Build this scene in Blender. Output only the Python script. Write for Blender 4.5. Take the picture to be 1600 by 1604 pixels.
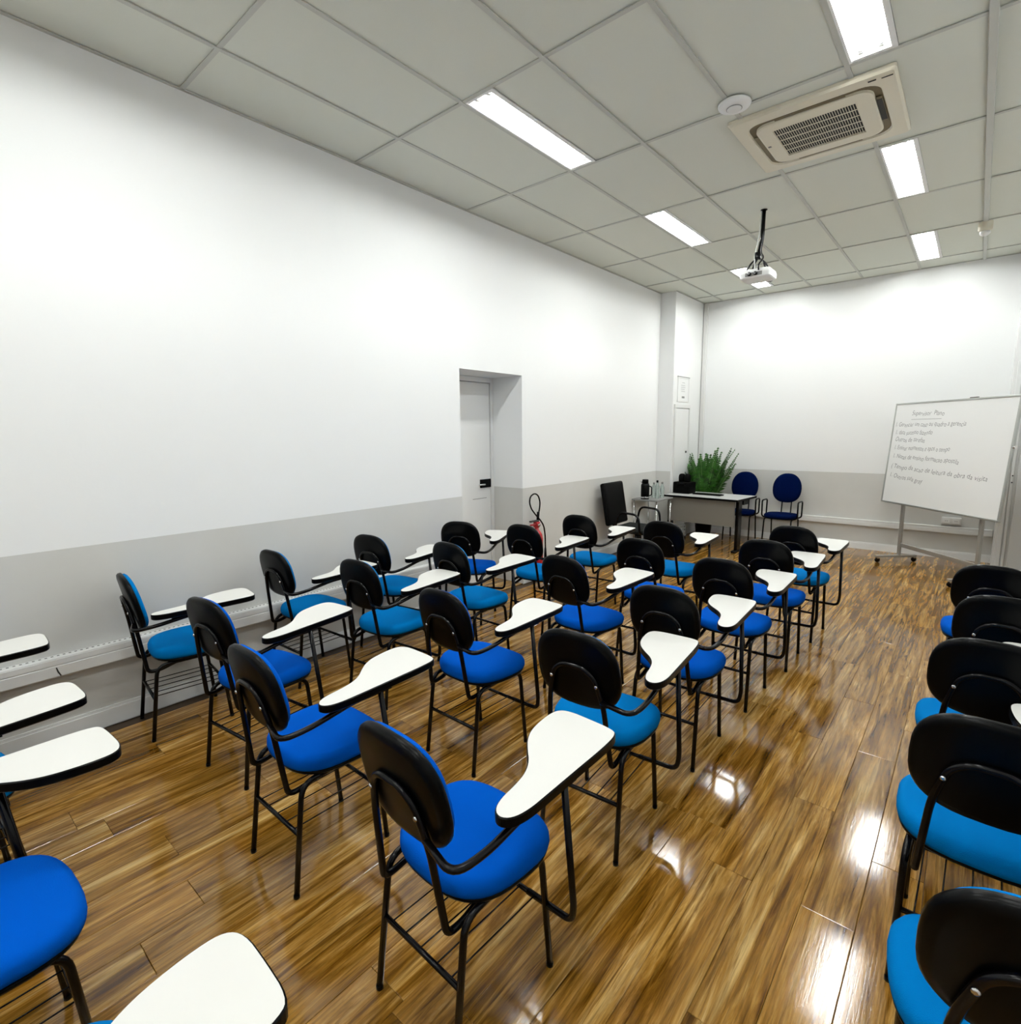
import bpy, bmesh, math, random
from mathutils import Vector, Matrix
random.seed(7)
PI = math.pi
for o in list(bpy.data.objects): bpy.data.objects.remove(o)
scene = bpy.context.scene
COL = scene.collection

# ------------------------------------------------------------------ camera
CAM_H = 1.686
def make_camera():
    F = 851.95; yaw, pitch, roll = (math.radians(a) for a in (-40.436, -8.285, -0.551))
    cy, sy, cp, sp = math.cos(yaw), math.sin(yaw), math.cos(pitch), math.sin(pitch)
    f = Vector((sy*cp, cy*cp, sp)); r0 = Vector((cy, -sy, 0)); u0 = r0.cross(f)
    r = r0*math.cos(roll) + u0*math.sin(roll); u = -r0*math.sin(roll) + u0*math.cos(roll)
    cam = bpy.data.cameras.new('camera'); ob = bpy.data.objects.new('camera', cam); COL.objects.link(ob)
    cam.sensor_fit = 'HORIZONTAL'; cam.sensor_width = 36; cam.lens = F/1600*36
    cam.clip_start = 0.02; cam.clip_end = 60
    m = Matrix((r, u, -f)).transposed().to_4x4(); m.translation = (0, 0, CAM_H)
    ob.matrix_world = m
    scene.camera = ob
make_camera()
world = bpy.data.worlds.new('world'); scene.world = world; world.use_nodes = True
world.node_tree.nodes['Background'].inputs[0].default_value = (.8, .85, .9, 1)
world.node_tree.nodes['Background'].inputs[1].default_value = .05
vs = scene.view_settings
vs.view_transform = 'Standard'; vs.look = 'None'; vs.exposure = 0.0; vs.gamma = 1; vs.use_curve_mapping = False
TUBE_POWER = 108.0

# ------------------------------------------------------------------ room numbers (metres)
XL, XR, YF, YB, ZC = -3.771, .60, 9.031, -3.30, 3.716
DADO = 1.078
X1, TX = -3.238, .625            # first ceiling grid line, tile width
Y1, TY = 1.449, 1.1912           # first ceiling cross line, tile length

# ------------------------------------------------------------------ materials
def srgb(r, g, b):
    def c(v):
        v /= 255
        return v/12.92 if v <= .04045 else ((v+.055)/1.055)**2.4
    return (c(r), c(g), c(b), 1)
def mat(name, col, rough=.5, metal=0, spec=.5, bump=0, bscale=60, emit=None, var=0, coat=0, sheen=0):
    m = bpy.data.materials.new(name); m.use_nodes = True
    nt = m.node_tree; b = nt.nodes['Principled BSDF']
    b.inputs['Base Color'].default_value = col; b.inputs['Roughness'].default_value = rough
    b.inputs['Metallic'].default_value = metal; b.inputs['Specular IOR Level'].default_value = spec
    b.inputs['Coat Weight'].default_value = coat; b.inputs['Sheen Weight'].default_value = sheen
    if emit:
        b.inputs['Emission Color'].default_value = emit[0]; b.inputs['Emission Strength'].default_value = emit[1]
    if bump or var:
        tc = nt.nodes.new('ShaderNodeTexCoord'); n = nt.nodes.new('ShaderNodeTexNoise')
        n.inputs['Scale'].default_value = bscale; n.inputs['Detail'].default_value = 4
        nt.links.new(tc.outputs['Object'], n.inputs['Vector'])
        if bump:
            bp = nt.nodes.new('ShaderNodeBump'); bp.inputs['Strength'].default_value = bump; bp.inputs['Distance'].default_value = .01
            nt.links.new(n.outputs['Fac'], bp.inputs['Height']); nt.links.new(bp.outputs['Normal'], b.inputs['Normal'])
        if var:
            r = nt.nodes.new('ShaderNodeValToRGB'); e = r.color_ramp.elements
            e[0].position = .3; e[1].position = .7
            e[0].color = tuple(c*(1-var) for c in col[:3])+(1,); e[1].color = tuple(min(1, c*(1+var)) for c in col[:3])+(1,)
            nt.links.new(n.outputs['Fac'], r.inputs['Fac']); nt.links.new(r.outputs['Color'], b.inputs['Base Color'])
    return m
def wall_material():
    m = bpy.data.materials.new('two_tone_wall_paint'); m.use_nodes = True; nt = m.node_tree; L = nt.links
    b = nt.nodes['Principled BSDF']; b.inputs['Roughness'].default_value = .75; b.inputs['Specular IOR Level'].default_value = .25
    g = nt.nodes.new('ShaderNodeNewGeometry'); s = nt.nodes.new('ShaderNodeSeparateXYZ'); L.new(g.outputs['Position'], s.inputs[0])
    gt = nt.nodes.new('ShaderNodeMath'); gt.operation = 'GREATER_THAN'; gt.inputs[1].default_value = DADO; L.new(s.outputs['Z'], gt.inputs[0])
    n = nt.nodes.new('ShaderNodeTexNoise'); n.inputs['Scale'].default_value = 1.4; n.inputs['Detail'].default_value = 5; L.new(g.outputs['Position'], n.inputs['Vector'])
    lo = nt.nodes.new('ShaderNodeValToRGB'); e = lo.color_ramp.elements
    e[0].position = .3; e[1].position = .75; e[0].color = (.585, .585, .555, 1); e[1].color = (.635, .635, .61, 1)
    L.new(n.outputs['Fac'], lo.inputs[0])
    mx = nt.nodes.new('ShaderNodeMix'); mx.data_type = 'RGBA'
    L.new(gt.outputs[0], mx.inputs['Factor']); L.new(lo.outputs[0], mx.inputs['A']); mx.inputs['B'].default_value = (.84, .852, .848, 1)
    L.new(mx.outputs['Result'], b.inputs['Base Color'])
    n2 = nt.nodes.new('ShaderNodeTexNoise'); n2.inputs['Scale'].default_value = 90; L.new(g.outputs['Position'], n2.inputs['Vector'])
    bp = nt.nodes.new('ShaderNodeBump'); bp.inputs['Strength'].default_value = .06; bp.inputs['Distance'].default_value = .004
    L.new(n2.outputs['Fac'], bp.inputs['Height']); L.new(bp.outputs[0], b.inputs['Normal'])
    return m
def wood_material():
    m = bpy.data.materials.new('glossy_wood_plank'); m.use_nodes = True; nt = m.node_tree; L = nt.links; N = nt.nodes.new
    b = nt.nodes['Principled BSDF']
    tc = N('ShaderNodeTexCoord'); oi = N('ShaderNodeObjectInfo')
    cm = N('ShaderNodeCombineXYZ')
    for i, k in enumerate((37., 91., 53.)):
        mu = N('ShaderNodeMath'); mu.operation = 'MULTIPLY'; mu.inputs[1].default_value = k; L.new(oi.outputs['Random'], mu.inputs[0]); L.new(mu.outputs[0], cm.inputs[i])
    ad = N('ShaderNodeVectorMath'); ad.operation = 'ADD'; L.new(tc.outputs['Object'], ad.inputs[0]); L.new(cm.outputs[0], ad.inputs[1])
    def noise(sc, scale, detail, dist, rough=.55):
        mp = N('ShaderNodeMapping'); mp.inputs['Scale'].default_value = sc; L.new(ad.outputs[0], mp.inputs['Vector'])
        n = N('ShaderNodeTexNoise'); n.inputs['Scale'].default_value = scale; n.inputs['Detail'].default_value = detail
        n.inputs['Distortion'].default_value = dist; n.inputs['Roughness'].default_value = rough
        L.new(mp.outputs[0], n.inputs['Vector']); return n
    big = noise((9, .7, 1), 1.7, 8, .9, .66)
    fine = noise((80, 3.0, 1), 1.5, 5, .5, .65)
    r1 = N('ShaderNodeValToRGB'); e = r1.color_ramp.elements
    e[0].position = .30; e[0].color = srgb(86, 56, 24)
    e[1].position = .69; e[1].color = srgb(212, 178, 126)
    for p, c in ((.42, (122, 84, 42)), (.50, (152, 112, 62)), (.58, (178, 138, 86))):
        x = e.new(p); x.color = srgb(*c)
    L.new(big.outputs['Fac'], r1.inputs[0])
    r2 = N('ShaderNodeValToRGB'); e = r2.color_ramp.elements
    e[0].position = .36; e[0].color = (.42, .40, .38, 1); e[1].position = .58; e[1].color = (1.12, 1.1, 1.06, 1)
    L.new(fine.outputs['Fac'], r2.inputs[0])
    mx = N('ShaderNodeMix'); mx.data_type = 'RGBA'; mx.blend_type = 'MULTIPLY'; mx.inputs['Factor'].default_value = .7
    L.new(r1.outputs[0], mx.inputs['A']); L.new(r2.outputs[0], mx.inputs['B'])
    # dark streaks and knots
    kn = noise((24, 1.1, 1), 1.5, 6, 1.0, .62)
    r3 = N('ShaderNodeValToRGB'); e = r3.color_ramp.elements
    e[0].position = .35; e[0].color = (.36, .29, .21, 1); e[1].position = .46; e[1].color = (1, 1, 1, 1)
    L.new(kn.outputs['Fac'], r3.inputs[0])
    m2 = N('ShaderNodeMix'); m2.data_type = 'RGBA'; m2.blend_type = 'MULTIPLY'; m2.inputs['Factor'].default_value = .9
    L.new(mx.outputs['Result'], m2.inputs['A']); L.new(r3.outputs[0], m2.inputs['B'])
    hs = N('ShaderNodeHueSaturation'); hs.inputs['Saturation'].default_value = 1.08; hs.inputs['Hue'].default_value = .505
    mr = N('ShaderNodeMapRange'); mr.inputs['To Min'].default_value = .82; mr.inputs['To Max'].default_value = 1.12
    L.new(oi.outputs['Random'], mr.inputs['Value']); L.new(mr.outputs[0], hs.inputs['Value'])
    L.new(m2.outputs['Result'], hs.inputs['Color']); L.new(hs.outputs[0], b.inputs['Base Color'])
    rr = N('ShaderNodeMapRange'); rr.inputs['To Min'].default_value = .04; rr.inputs['To Max'].default_value = .15
    L.new(fine.outputs['Fac'], rr.inputs['Value']); L.new(rr.outputs[0], b.inputs['Roughness'])
    b.inputs['Specular IOR Level'].default_value = .6
    bp = N('ShaderNodeBump'); bp.inputs['Strength'].default_value = .05; bp.inputs['Distance'].default_value = .003
    L.new(fine.outputs['Fac'], bp.inputs['Height']); L.new(bp.outputs[0], b.inputs['Normal'])
    return m
M = dict(
    wall=wall_material(), wood=wood_material(),
    sub=mat('dark_subfloor', (.05, .03, .015, 1), .8),
    tile=mat('ceiling_tile_paint', (.68, .70, .63, 1), .85, spec=.2, bump=.08, bscale=160),
    bar=mat('ceiling_bar_paint', (.52, .53, .49, 1), .6, spec=.3),
    void=mat('ceiling_void', (.08, .08, .075, 1), .9),
    white=mat('white_paint', (.80, .81, .80, 1), .45),
    whitem=mat('matte_white_plastic', (.74, .745, .73, 1), .4),
    trunk=mat('trunking_plastic', (.70, .705, .69, 1), .42),
    black=mat('black_tube_enamel', (.0015, .0015, .002, 1), .22, spec=.22),
    shell=mat('black_shell_plastic', (.0010, .0012, .0013, 1), .30, spec=.10),
    royal=mat('royal_blue_fabric', srgb(0, 79, 176), .9, spec=.03, bump=.2, bscale=420),
    sky=mat('sky_blue_fabric', srgb(0, 108, 174), .9, spec=.03, bump=.2, bscale=420),
    navy=mat('navy_fabric', srgb(0, 13, 52), .9, spec=.03, bump=.25, bscale=420),
    top=mat('white_laminate', (.76, .755, .72, 1), .4, spec=.4),
    steel=mat('grey_steel', (.42, .42, .40, 1), .35, metal=.6),
    chrome=mat('chrome', (.7, .7, .7, 1), .15, metal=1),
    greyp=mat('grey_plastic', (.22, .22, .21, 1), .5),
    darkg=mat('dark_gap', (.02, .02, .018, 1), .7),
    beige=mat('aged_beige_plastic', (.70, .66, .53, 1), .45),
    brown=mat('dark_brown_slot', (.16, .13, .07, 1), .6),  # plain dark brown for the cassette's slot ring and louvers
    board=mat('whiteboard_enamel', (.80, .81, .80, 1), .22, spec=.5),
    alu=mat('aluminium', (.45, .46, .44, 1), .35, metal=.8),
    ink=mat('marker_ink', (.16, .16, .17, 1), .6),
    inkl=mat('grey_print', (.45, .45, .45, 1), .7),
    deskt=mat('grey_desk_laminate', (.56, .56, .55, 1), .35),
    deskp=mat('taupe_desk_panel', (.17, .16, .135, 1), .55),
    leather=mat('black_leather', (.0018, .0018, .0018, 1), .5, spec=.06, bump=.1, bscale=200),
    mesh=mat('dark_green_black_mesh', (.008, .010, .009, 1), .7, spec=.1),
    red=mat('red_enamel', srgb(165, 22, 28), .3),
    leaf=mat('palm_leaf', srgb(44, 94, 24), .55, var=.75, bscale=11),
    stem=mat('palm_stem', srgb(120, 150, 90), .6),
    soil=mat('soil', (.03, .02, .012, 1), .9, bump=.5),
    glass=mat('clear_bottle', (.75, .85, .82, 1), .06),
    tube=mat('lit_fluorescent_tube', (1, 1, 1, 1), .5, emit=((.98, 1, .985, 1), TUBE_POWER)),
)
M['glass'].node_tree.nodes['Principled BSDF'].inputs['Transmission Weight'].default_value = .85

# ------------------------------------------------------------------ mesh helpers
class MB:
    def __init__(s): s.v = []; s.f = []; s.mi = []; s.sm = []
    def add(s, vs, fs, mi=0, smooth=False):
        o = len(s.v); s.v += [tuple(v) for v in vs]
        for f in fs: s.f.append([i+o for i in f]); s.mi.append(mi); s.sm.append(smooth)
        return s
    def box(s, x0, x1, y0, y1, z0, z1, mi=0, bev=0, seg=2):
        if bev <= 0:
            v = [(x, y, z) for z in (z0, z1) for y in (y0, y1) for x in (x0, x1)]
            return s.add(v, [(0, 2, 3, 1), (4, 5, 7, 6), (0, 1, 5, 4), (2, 6, 7, 3), (0, 4, 6, 2), (1, 3, 7, 5)], mi)
        bm = bmesh.new(); bmesh.ops.create_cube(bm, size=1)
        for v in bm.verts: v.co = Vector(((x0+x1)/2+v.co.x*(x1-x0), (y0+y1)/2+v.co.y*(y1-y0), (z0+z1)/2+v.co.z*(z1-z0)))
        bmesh.ops.bevel(bm, geom=bm.edges[:], offset=bev, segments=seg, affect='EDGES', profile=.5)
        bm.verts.index_update()
        s.add([v.co[:] for v in bm.verts], [[v.index for v in f.verts] for f in bm.faces], mi, seg > 1); bm.free(); return s
    def tube(s, pts, r, bend=0, n=10, mi=0, cap=True, closed=False):
        P = fillet([Vector(p) for p in pts], bend) if bend else [Vector(p) for p in pts]
        T = []
        for i in range(len(P)):
            a = P[(i-1) % len(P)] if (closed or i) else P[0]
            b = P[(i+1) % len(P)] if (closed or i < len(P)-1) else P[-1]
            T.append((b-a).normalized())
        t = T[0]; u = t.orthogonal().normalized(); vs = []
        for i, p in enumerate(P):
            if i:
                q = T[i-1].rotation_difference(T[i]); u = (q @ u); u = (u-T[i]*u.dot(T[i])).normalized()
            w = T[i].cross(u)
            rr = r[i] if isinstance(r, (list, tuple)) else r
            for k in range(n):
                a = 2*PI*k/n; vs.append(p+(u*math.cos(a)+w*math.sin(a))*rr)
        fs = []; m = len(P)
        for i in range(m if closed else m-1):
            j = (i+1) % m
            for k in range(n):
                fs.append((i*n+k, i*n+(k+1) % n, j*n+(k+1) % n, j*n+k))
        s.add(vs, fs, mi, True)
        if cap and not closed:
            s.add(vs[:n], [tuple(range(n))[::-1]], mi); s.add(vs[-n:], [tuple(range(n))], mi)
        return s
    def lathe(s, prof, c=(0, 0, 0), n=24, mi=0, axis='z'):
        vs = []; fs = []
        for (r, z) in prof:
            for k in range(n):
                a = 2*PI*k/n; x, y = r*math.cos(a), r*math.sin(a)
                p = (x, y, z) if axis == 'z' else ((z, x, y) if axis == 'x' else (x, z, y))
                vs.append((p[0]+c[0], p[1]+c[1], p[2]+c[2]))
        for i in range(len(prof)-1):
            for k in range(n): fs.append((i*n+k, i*n+(k+1) % n, (i+1)*n+(k+1) % n, (i+1)*n+k))
        s.add(vs, fs, mi, True)
        s.add(vs[:n], [tuple(range(n))[::-1]], mi); s.add(vs[-n:], [tuple(range(n))], mi); return s
    def loft(s, rings, mi=0, smooth=True, cap0=True, cap1=True):
        n = len(rings[0]); vs = [p for r in rings for p in r]; fs = []
        for i in range(len(rings)-1):
            for k in range(n): fs.append((i*n+k, i*n+(k+1) % n, (i+1)*n+(k+1) % n, (i+1)*n+k))
        s.add(vs, fs, mi, smooth)
        if cap0: s.add(rings[0], [tuple(range(n))[::-1]], mi, smooth)
        if cap1: s.add(rings[-1], [tuple(range(n))], mi, smooth)
        return s
    def prism(s, outline, z0, z1, mi=0, mi_side=None):
        n = len(outline)
        s.add([(x, y, z0) for x, y in outline], [tuple(range(n))[::-1]], mi)
        s.add([(x, y, z1) for x, y in outline], [tuple(range(n))], mi)
        v = [(x, y, z0) for x, y in outline]+[(x, y, z1) for x, y in outline]
        s.add(v, [(i, (i+1) % n, n+(i+1) % n, n+i) for i in range(n)], mi if mi_side is None else mi_side); return s
    def xf(s, m): s.v = [tuple(m @ Vector(v)) for v in s.v]; return s
    def mesh(s, name, mats):
        me = bpy.data.meshes.new(name); me.from_pydata(s.v, [], s.f)
        for m in (mats if isinstance(mats, (list, tuple)) else [mats]): me.materials.append(m)
        me.polygons.foreach_set('material_index', s.mi); me.polygons.foreach_set('use_smooth', s.sm)
        bm = bmesh.new(); bm.from_mesh(me); bmesh.ops.remove_doubles(bm, verts=bm.verts[:], dist=1e-5)
        bmesh.ops.recalc_face_normals(bm, faces=bm.faces[:]); bm.to_mesh(me); bm.free()
        me.update(); return me
    def obj(s, name, mats, parent=None, loc=None, rz=0): return link(name, s.mesh(name, mats), parent, loc, rz)
def fillet(P, rad, seg=6):
    out = [P[0]]
    for i in range(1, len(P)-1):
        a, b, c = P[i-1], P[i], P[i+1]
        d1, d2 = (a-b), (c-b); l = min(rad, d1.length*.48, d2.length*.48)
        s, e = b+d1.normalized()*l, b+d2.normalized()*l
        for k in range(seg+1):
            t = k/seg; out.append(s*(1-t)**2+b*2*t*(1-t)+e*t*t)
    out.append(P[-1]); return out
def link(name, me, parent=None, loc=None, rz=0):
    o = bpy.data.objects.new(name, me); COL.objects.link(o)
    if parent: o.parent = parent
    if loc: o.location = loc
    if rz: o.rotation_euler.z = rz
    return o
def empty(name, loc, rz=0):
    o = bpy.data.objects.new(name, None); COL.objects.link(o); o.location = loc; o.rotation_euler.z = rz
    o.empty_display_size = .1; return o
def tag(o, label, cat, group=None):
    o['label'] = label; o['category'] = cat
    if group: o['group'] = group
    return o
def struct(o, label=None):
    o['kind'] = 'structure'
    if label: o['label'] = label
    return o
def superell(n, hw, hh, p):
    r = []
    for k in range(n):
        a = 2*PI*k/n; c, s_ = math.cos(a), math.sin(a)
        r.append((hw*math.copysign(abs(c)**(2/p), c), hh*math.copysign(abs(s_)**(2/p), s_)))
    return r

# ------------------------------------------------------------------ floor
PW = .166
floor = struct(MB().box(XL-.5, XR+.1, YB-.1, YF+.1, -.10, -.012).obj('floor', M['sub']), 'glossy brown wood plank floor')
plank_cache = {}
def plank_mesh(w, l):
    k = (round(w, 3), round(l, 3))
    if k not in plank_cache:
        g, b = .0006, .0016; x, y = w/2-g, l/2-g
        mb = MB()
        v = [(-x, -y, -.011), (x, -y, -.011), (x, y, -.011), (-x, y, -.011),
             (-x, -y, -b*.6), (x, -y, -b*.6), (x, y, -b*.6), (-x, y, -b*.6),
             (-x+b, -y+b, 0), (x-b, -y+b, 0), (x-b, y-b, 0), (-x+b, y-b, 0)]
        mb.add(v, [(0, 1, 5, 4), (1, 2, 6, 5), (2, 3, 7, 6), (3, 0, 4, 7), (4, 5, 9, 8), (5, 6, 10, 9), (6, 7, 11, 10), (7, 4, 8, 11), (8, 9, 10, 11)])
        plank_cache[k] = mb.mesh('plank', M['wood'])
    return plank_cache[k]
PL = 1.24
offs = {0: 1.98, 1: .95, 2: 1.98, 3: 1.35, 4: .62}
x = -.172
while x-PW > XL: x -= PW
i = 0
while x < XR+.0:
    x0, x1 = max(x, XL-.002), min(x+PW, XR)
    ph = random.Random(i*17+3).uniform(0, PL)
    if abs(x+.676) < .02 or abs(x+.338) < .02: ph = 1.98
    y = YB - PL + ((ph-YB) % PL)
    while y < YF:
        y0, y1 = max(y, YB), min(y+PL, YF)
        if y1-y0 > .05 and x1-x0 > .02:
            link('plank', plank_mesh(x1-x0, y1-y0), floor, ((x0+x1)/2, (y0+y1)/2, 0))
        y += PL
    x += PW; i += 1
# planks inside the door recess
for k in range(3):
    link('plank', plank_mesh(.158, .93), floor, (-3.852-k*.158, 4.168, 0))

# ------------------------------------------------------------------ walls
D0, D1, DT, DX = 3.70, 4.632, 2.292, -4.20
mb = MB()
mb.box(XL-.52, XL, YB-.1, D0, -.05, ZC+.12).box(XL-.52, XL, D1, YF+.1, -.05, ZC+.12).box(XL-.52, XL, D0, D1, DT, ZC+.12)
struct(mb.obj('wall_left', M['wall']), 'white over grey painted left wall with door recess')
struct(MB().box(XL, XR+.1, YF, YF+.1, -.05, ZC+.12).obj('wall_front', M['wall']), 'white over grey painted front wall')
struct(MB().box(XR, XR+.1, YB-.1, YF, -.05, ZC+.12).obj('wall_right', M['wall']), 'right wall beside the chair aisle')
struct(MB().box(XL, XR, YB-.1, YB, -.05, ZC+.12).obj('wall_back', M['wall']), 'back wall behind the camera')
# structural column in the front left corner, grey band on the face towards the room's back
XC, YC = -3.537, 7.933
c = MB().box(XL+.001, XC, YC, YF-.001, 0, ZC, 0)
col = struct(c.obj('column', [M['wall']]), 'square column in the front left corner')
MB().box(XC, XC+.004, YC+.004, YF-.004, 0, ZC-.002, 0).obj('plaster_face', M['white'], col)
# pier with door frame at the front right corner
pier = struct(MB().box(.262, XR-.001, 8.72, YF-.001, 0, ZC).obj('trim_1', M['white']), 'white pier with moulded door casing at the front right corner')
for x0, x1, p in ((.29, .335, .02), (.345, .372, .03), (.40, .585, .012)):
    MB().box(x0, x1, 8.72-p, 8.72, .001, 2.45, 0, .004, 1).obj('moulding', M['white'], pier)
for z in (1.05, 1.13):
    MB().lathe([(.008, 0), (.006, -.008)], (.36, 8.69, z), 10, axis='y').obj('screw', M['darkg'], pier)
MB().lathe([(.016, 0), (.016, -.012), (.009, -.014)], (.42, 8.706, 1.55), 12, axis='y').obj('lock', M['steel'], pier)

# skirting boards
def baseboard(name, p, parts):
    struct(parts.obj(name, M['white']), p)
b = MB()
for y0, y1 in ((YB, D0), (D1, YC)):
    b.box(XL, XL+.016, y0, y1, 0, .098).box(XL, XL+.010, y0, y1, .098, .114)
baseboard('baseboard_left', 'white skirting board along the left wall', b)
b = MB().box(XC+.02, .262, YF-.016, YF, 0, .085).box(XC+.02, .262, YF-.010, YF, .085, .100)
baseboard('baseboard_front', 'white skirting board along the front wall', b)

# ------------------------------------------------------------------ ceiling
ceil = struct(MB().box(XL-.3, XR+.1, YB-.1, YF+.1, ZC+.10, ZC+.14).obj('ceiling', M['void']), 'suspended ceiling of grey-white tiles')
xs = [XL+.001]+[X1+TX*k for k in range(7)]+[XR-.001]
ys = [YB+.001]+[Y1+TY*k for k in range(-3, 7)]+[YF-.001]
LIGHT_X = {2: (-2.613, -2.375), 5: (-.738, -.500)}   # which cell column carries lights
LIGHT_Y = {}
for j in range(len(ys)-1):
    yc = (ys[j]+ys[j+1])/2
    for s in (-2.12, .26, 2.64, 5.02, 7.40):  # first two rows unseen; the rear one added to brighten the left wall
        if abs(ys[j]-s) < .05: LIGHT_Y[j] = s
tile_cache = {}
def tile_mesh(w, l):
    k = (round(w, 3), round(l, 3))
    if k not in tile_cache:
        tile_cache[k] = MB().box(-w/2, w/2, -l/2, l/2, 0, .016, 0).mesh('ceiling_tile', M['tile'])
    return tile_cache[k]
fix_cells = []
rnd = random.Random(5)
for i_ in range(len(xs)-1):
    for j in range(len(ys)-1):
        x0, x1, y0, y1 = xs[i_], xs[i_+1], ys[j], ys[j+1]
        if i_ in LIGHT_X and j in LIGHT_Y:
            fix_cells.append((LIGHT_X[i_], y0, y1)); x0 = LIGHT_X[i_][1]
        if y1-y0 < .06 or x1-x0 < .06: continue
        o = link('ceiling_tile', tile_mesh(x1-x0-.006, y1-y0-.006), ceil, ((x0+x1)/2, (y0+y1)/2, ZC+rnd.uniform(0, .003)))
BW = .013
for k, x in enumerate(xs[1:-1]):
    MB().box(x-BW, x+BW, YB, YF, ZC-.007, ZC-.0005).obj('grid_bar', M['bar'], ceil)
for k, y in enumerate(ys[1:-1]):
    for a in range(len(xs)-1):
        MB().box(xs[a]+BW, xs[a+1]-BW, y-BW, y+BW, ZC-.006, ZC-.0005).obj('cross_bar', M['bar'], ceil)
# perimeter angle
MB().box(XL, XL+.022, YB, YC, ZC-.006, ZC-.0005).obj('edge_bar', M['bar'], ceil)
MB().box(XC+.004, XC+.026, YC, YF-.022, ZC-.006, ZC-.0005).obj('edge_bar', M['bar'], ceil)
MB().box(XC+.004, .262, YF-.022, YF, ZC-.006, ZC-.0005).obj('edge_bar', M['bar'], ceil)

# fluorescent fittings -------------------------------------------------------
def light_fitting(x0, x1, y0, y1, label, outside=False):
    cx, cy = (x0+x1)/2, (y0+y1)/2; w, l = (x1-x0)/2-.014, (y1-y0)/2-.014
    t = empty('ceiling_light', (cx, cy, ZC)); tag(t, label, 'ceiling light', 'recessed fluorescent ceiling lights')
    # recessed tray, open below
    ow, ol, d = w-.012, l-.020, .075
    mb = MB()
    mb.box(-w, w, -l, l, d, d+.006)
    for s in (-1, 1):
        mb.box(min(s*ow, s*w), max(s*ow, s*w), -l, l, -.004, d)
        mb.box(-ow, ow, min(s*ol, s*l), max(s*ol, s*l), -.004, d)
    mb.box(-w-.016, -ow, -l-.0, l, -.006, -.0005).box(ow, w+.016, -l, l, -.006, -.0005)
    mb.obj('housing', M['white'], t)
    n = 2
    for s in (-1, 1):
        tx = s*ow*.50
        tb = MB().tube([(tx, -ol+.045, .022), (tx, ol-.045, .022)], .014, n=12).obj('tube', M['tube'], t)
        for e in (-1, 1):
            MB().tube([(tx, e*(ol-.045), .022), (tx, e*(ol-.030), .022)], .0145, n=12).obj('end_cap', M['whitem'], tb)
            MB().box(tx-.011, tx+.011, min(e*(ol-.030), e*(ol-.014)), max(e*(ol-.030), e*(ol-.014)), .006, d).obj('lamp_holder', M['whitem'], t)
    # reflector ridge between the tubes
    MB().add([(-.012, -ol, d), (.012, -ol, d), (0, -ol, d-.03), (-.012, ol, d), (.012, ol, d), (0, ol, d-.03)],
             [(0, 1, 4, 3), (1, 2, 5, 4), (2, 0, 3, 5), (0, 2, 1), (3, 4, 5)]).obj('reflector', M['white'], t)
    return t
names_l = {.26: 'nearest the camera', 2.64: 'in front of the white smoke detector', 5.02: 'between the projector and the detector', 7.40: 'closest to the front wall'}
for (xx, y0, y1) in fix_cells:
    left = xx[0] < -1.5
    s = min((-2.12, .26, 2.64, 5.02, 7.40), key=lambda q: abs(q-y0))
    d = {(1, -2.12): 'added recessed twin-tube light, unseen, on the left side behind the camera',
         (0, -2.12): 'added recessed twin-tube light, unseen, on the right side behind the camera',
         (1, .26): 'unseen recessed twin-tube light on the left side directly above the nearest chairs',
         (1, 2.64): 'recessed twin-tube light nearest the camera in the left ceiling run',
         (1, 5.02): 'recessed twin-tube light, second of the left ceiling run, left of the projector',
         (1, 7.40): 'recessed light of the left run half hidden behind the projector',
         (0, .26): 'unseen recessed twin-tube light on the right side directly above the camera',
         (0, 2.64): 'recessed twin-tube light cut by the top edge, above the air conditioner',
         (0, 5.02): 'recessed twin-tube light just beyond the air conditioner',
         (0, 7.40): 'recessed light of the right run closest to the front wall'}[(1 if left else 0, s)]
    light_fitting(xx[0], xx[1], y0, y1, d)

# ------------------------------------------------------------------ door in the recess
door = empty('door_1', (DX, (D0+D1)/2, 0)); struct(door, 'white door set back in the wall recess')
hw = (D1-D0)/2
m_ = MB()
m_.box(-.05, .012, -hw+.001, -hw+.045, 0, DT-.001, 0, .003, 1).box(-.05, .012, hw-.045, hw-.001, 0, DT-.001, 0, .003, 1).box(-.05, .012, -hw+.045, hw-.045, DT-.055, DT-.001, 0, .003, 1)
m_.obj('door_frame', M['whitem'], door)
leaf = MB().box(-.045, -.004, -hw+.049, hw-.049, .006, DT-.060, 0, .002, 1).obj('door_leaf', M['white'], door)
MB().box(-.004, .010, hw-.225, hw-.052, 1.075, 1.170, 0, .004, 2).obj('lock_case', M['leather'], door)
MB().tube([(.010, hw-.18, 1.115), (.04, hw-.18, 1.115), (.04, hw-.28, 1.115)], .009, .015).obj('door_handle', M['chrome'], door)
MB().box(-.004, -.001, hw-.34, hw-.12, .955, .960).obj('scratch_plate', M['greyp'], door)
MB().box(-.51+.2, -.05, -hw, hw, 0, DT, 0).obj('backing', M['darkg'], door)

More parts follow.
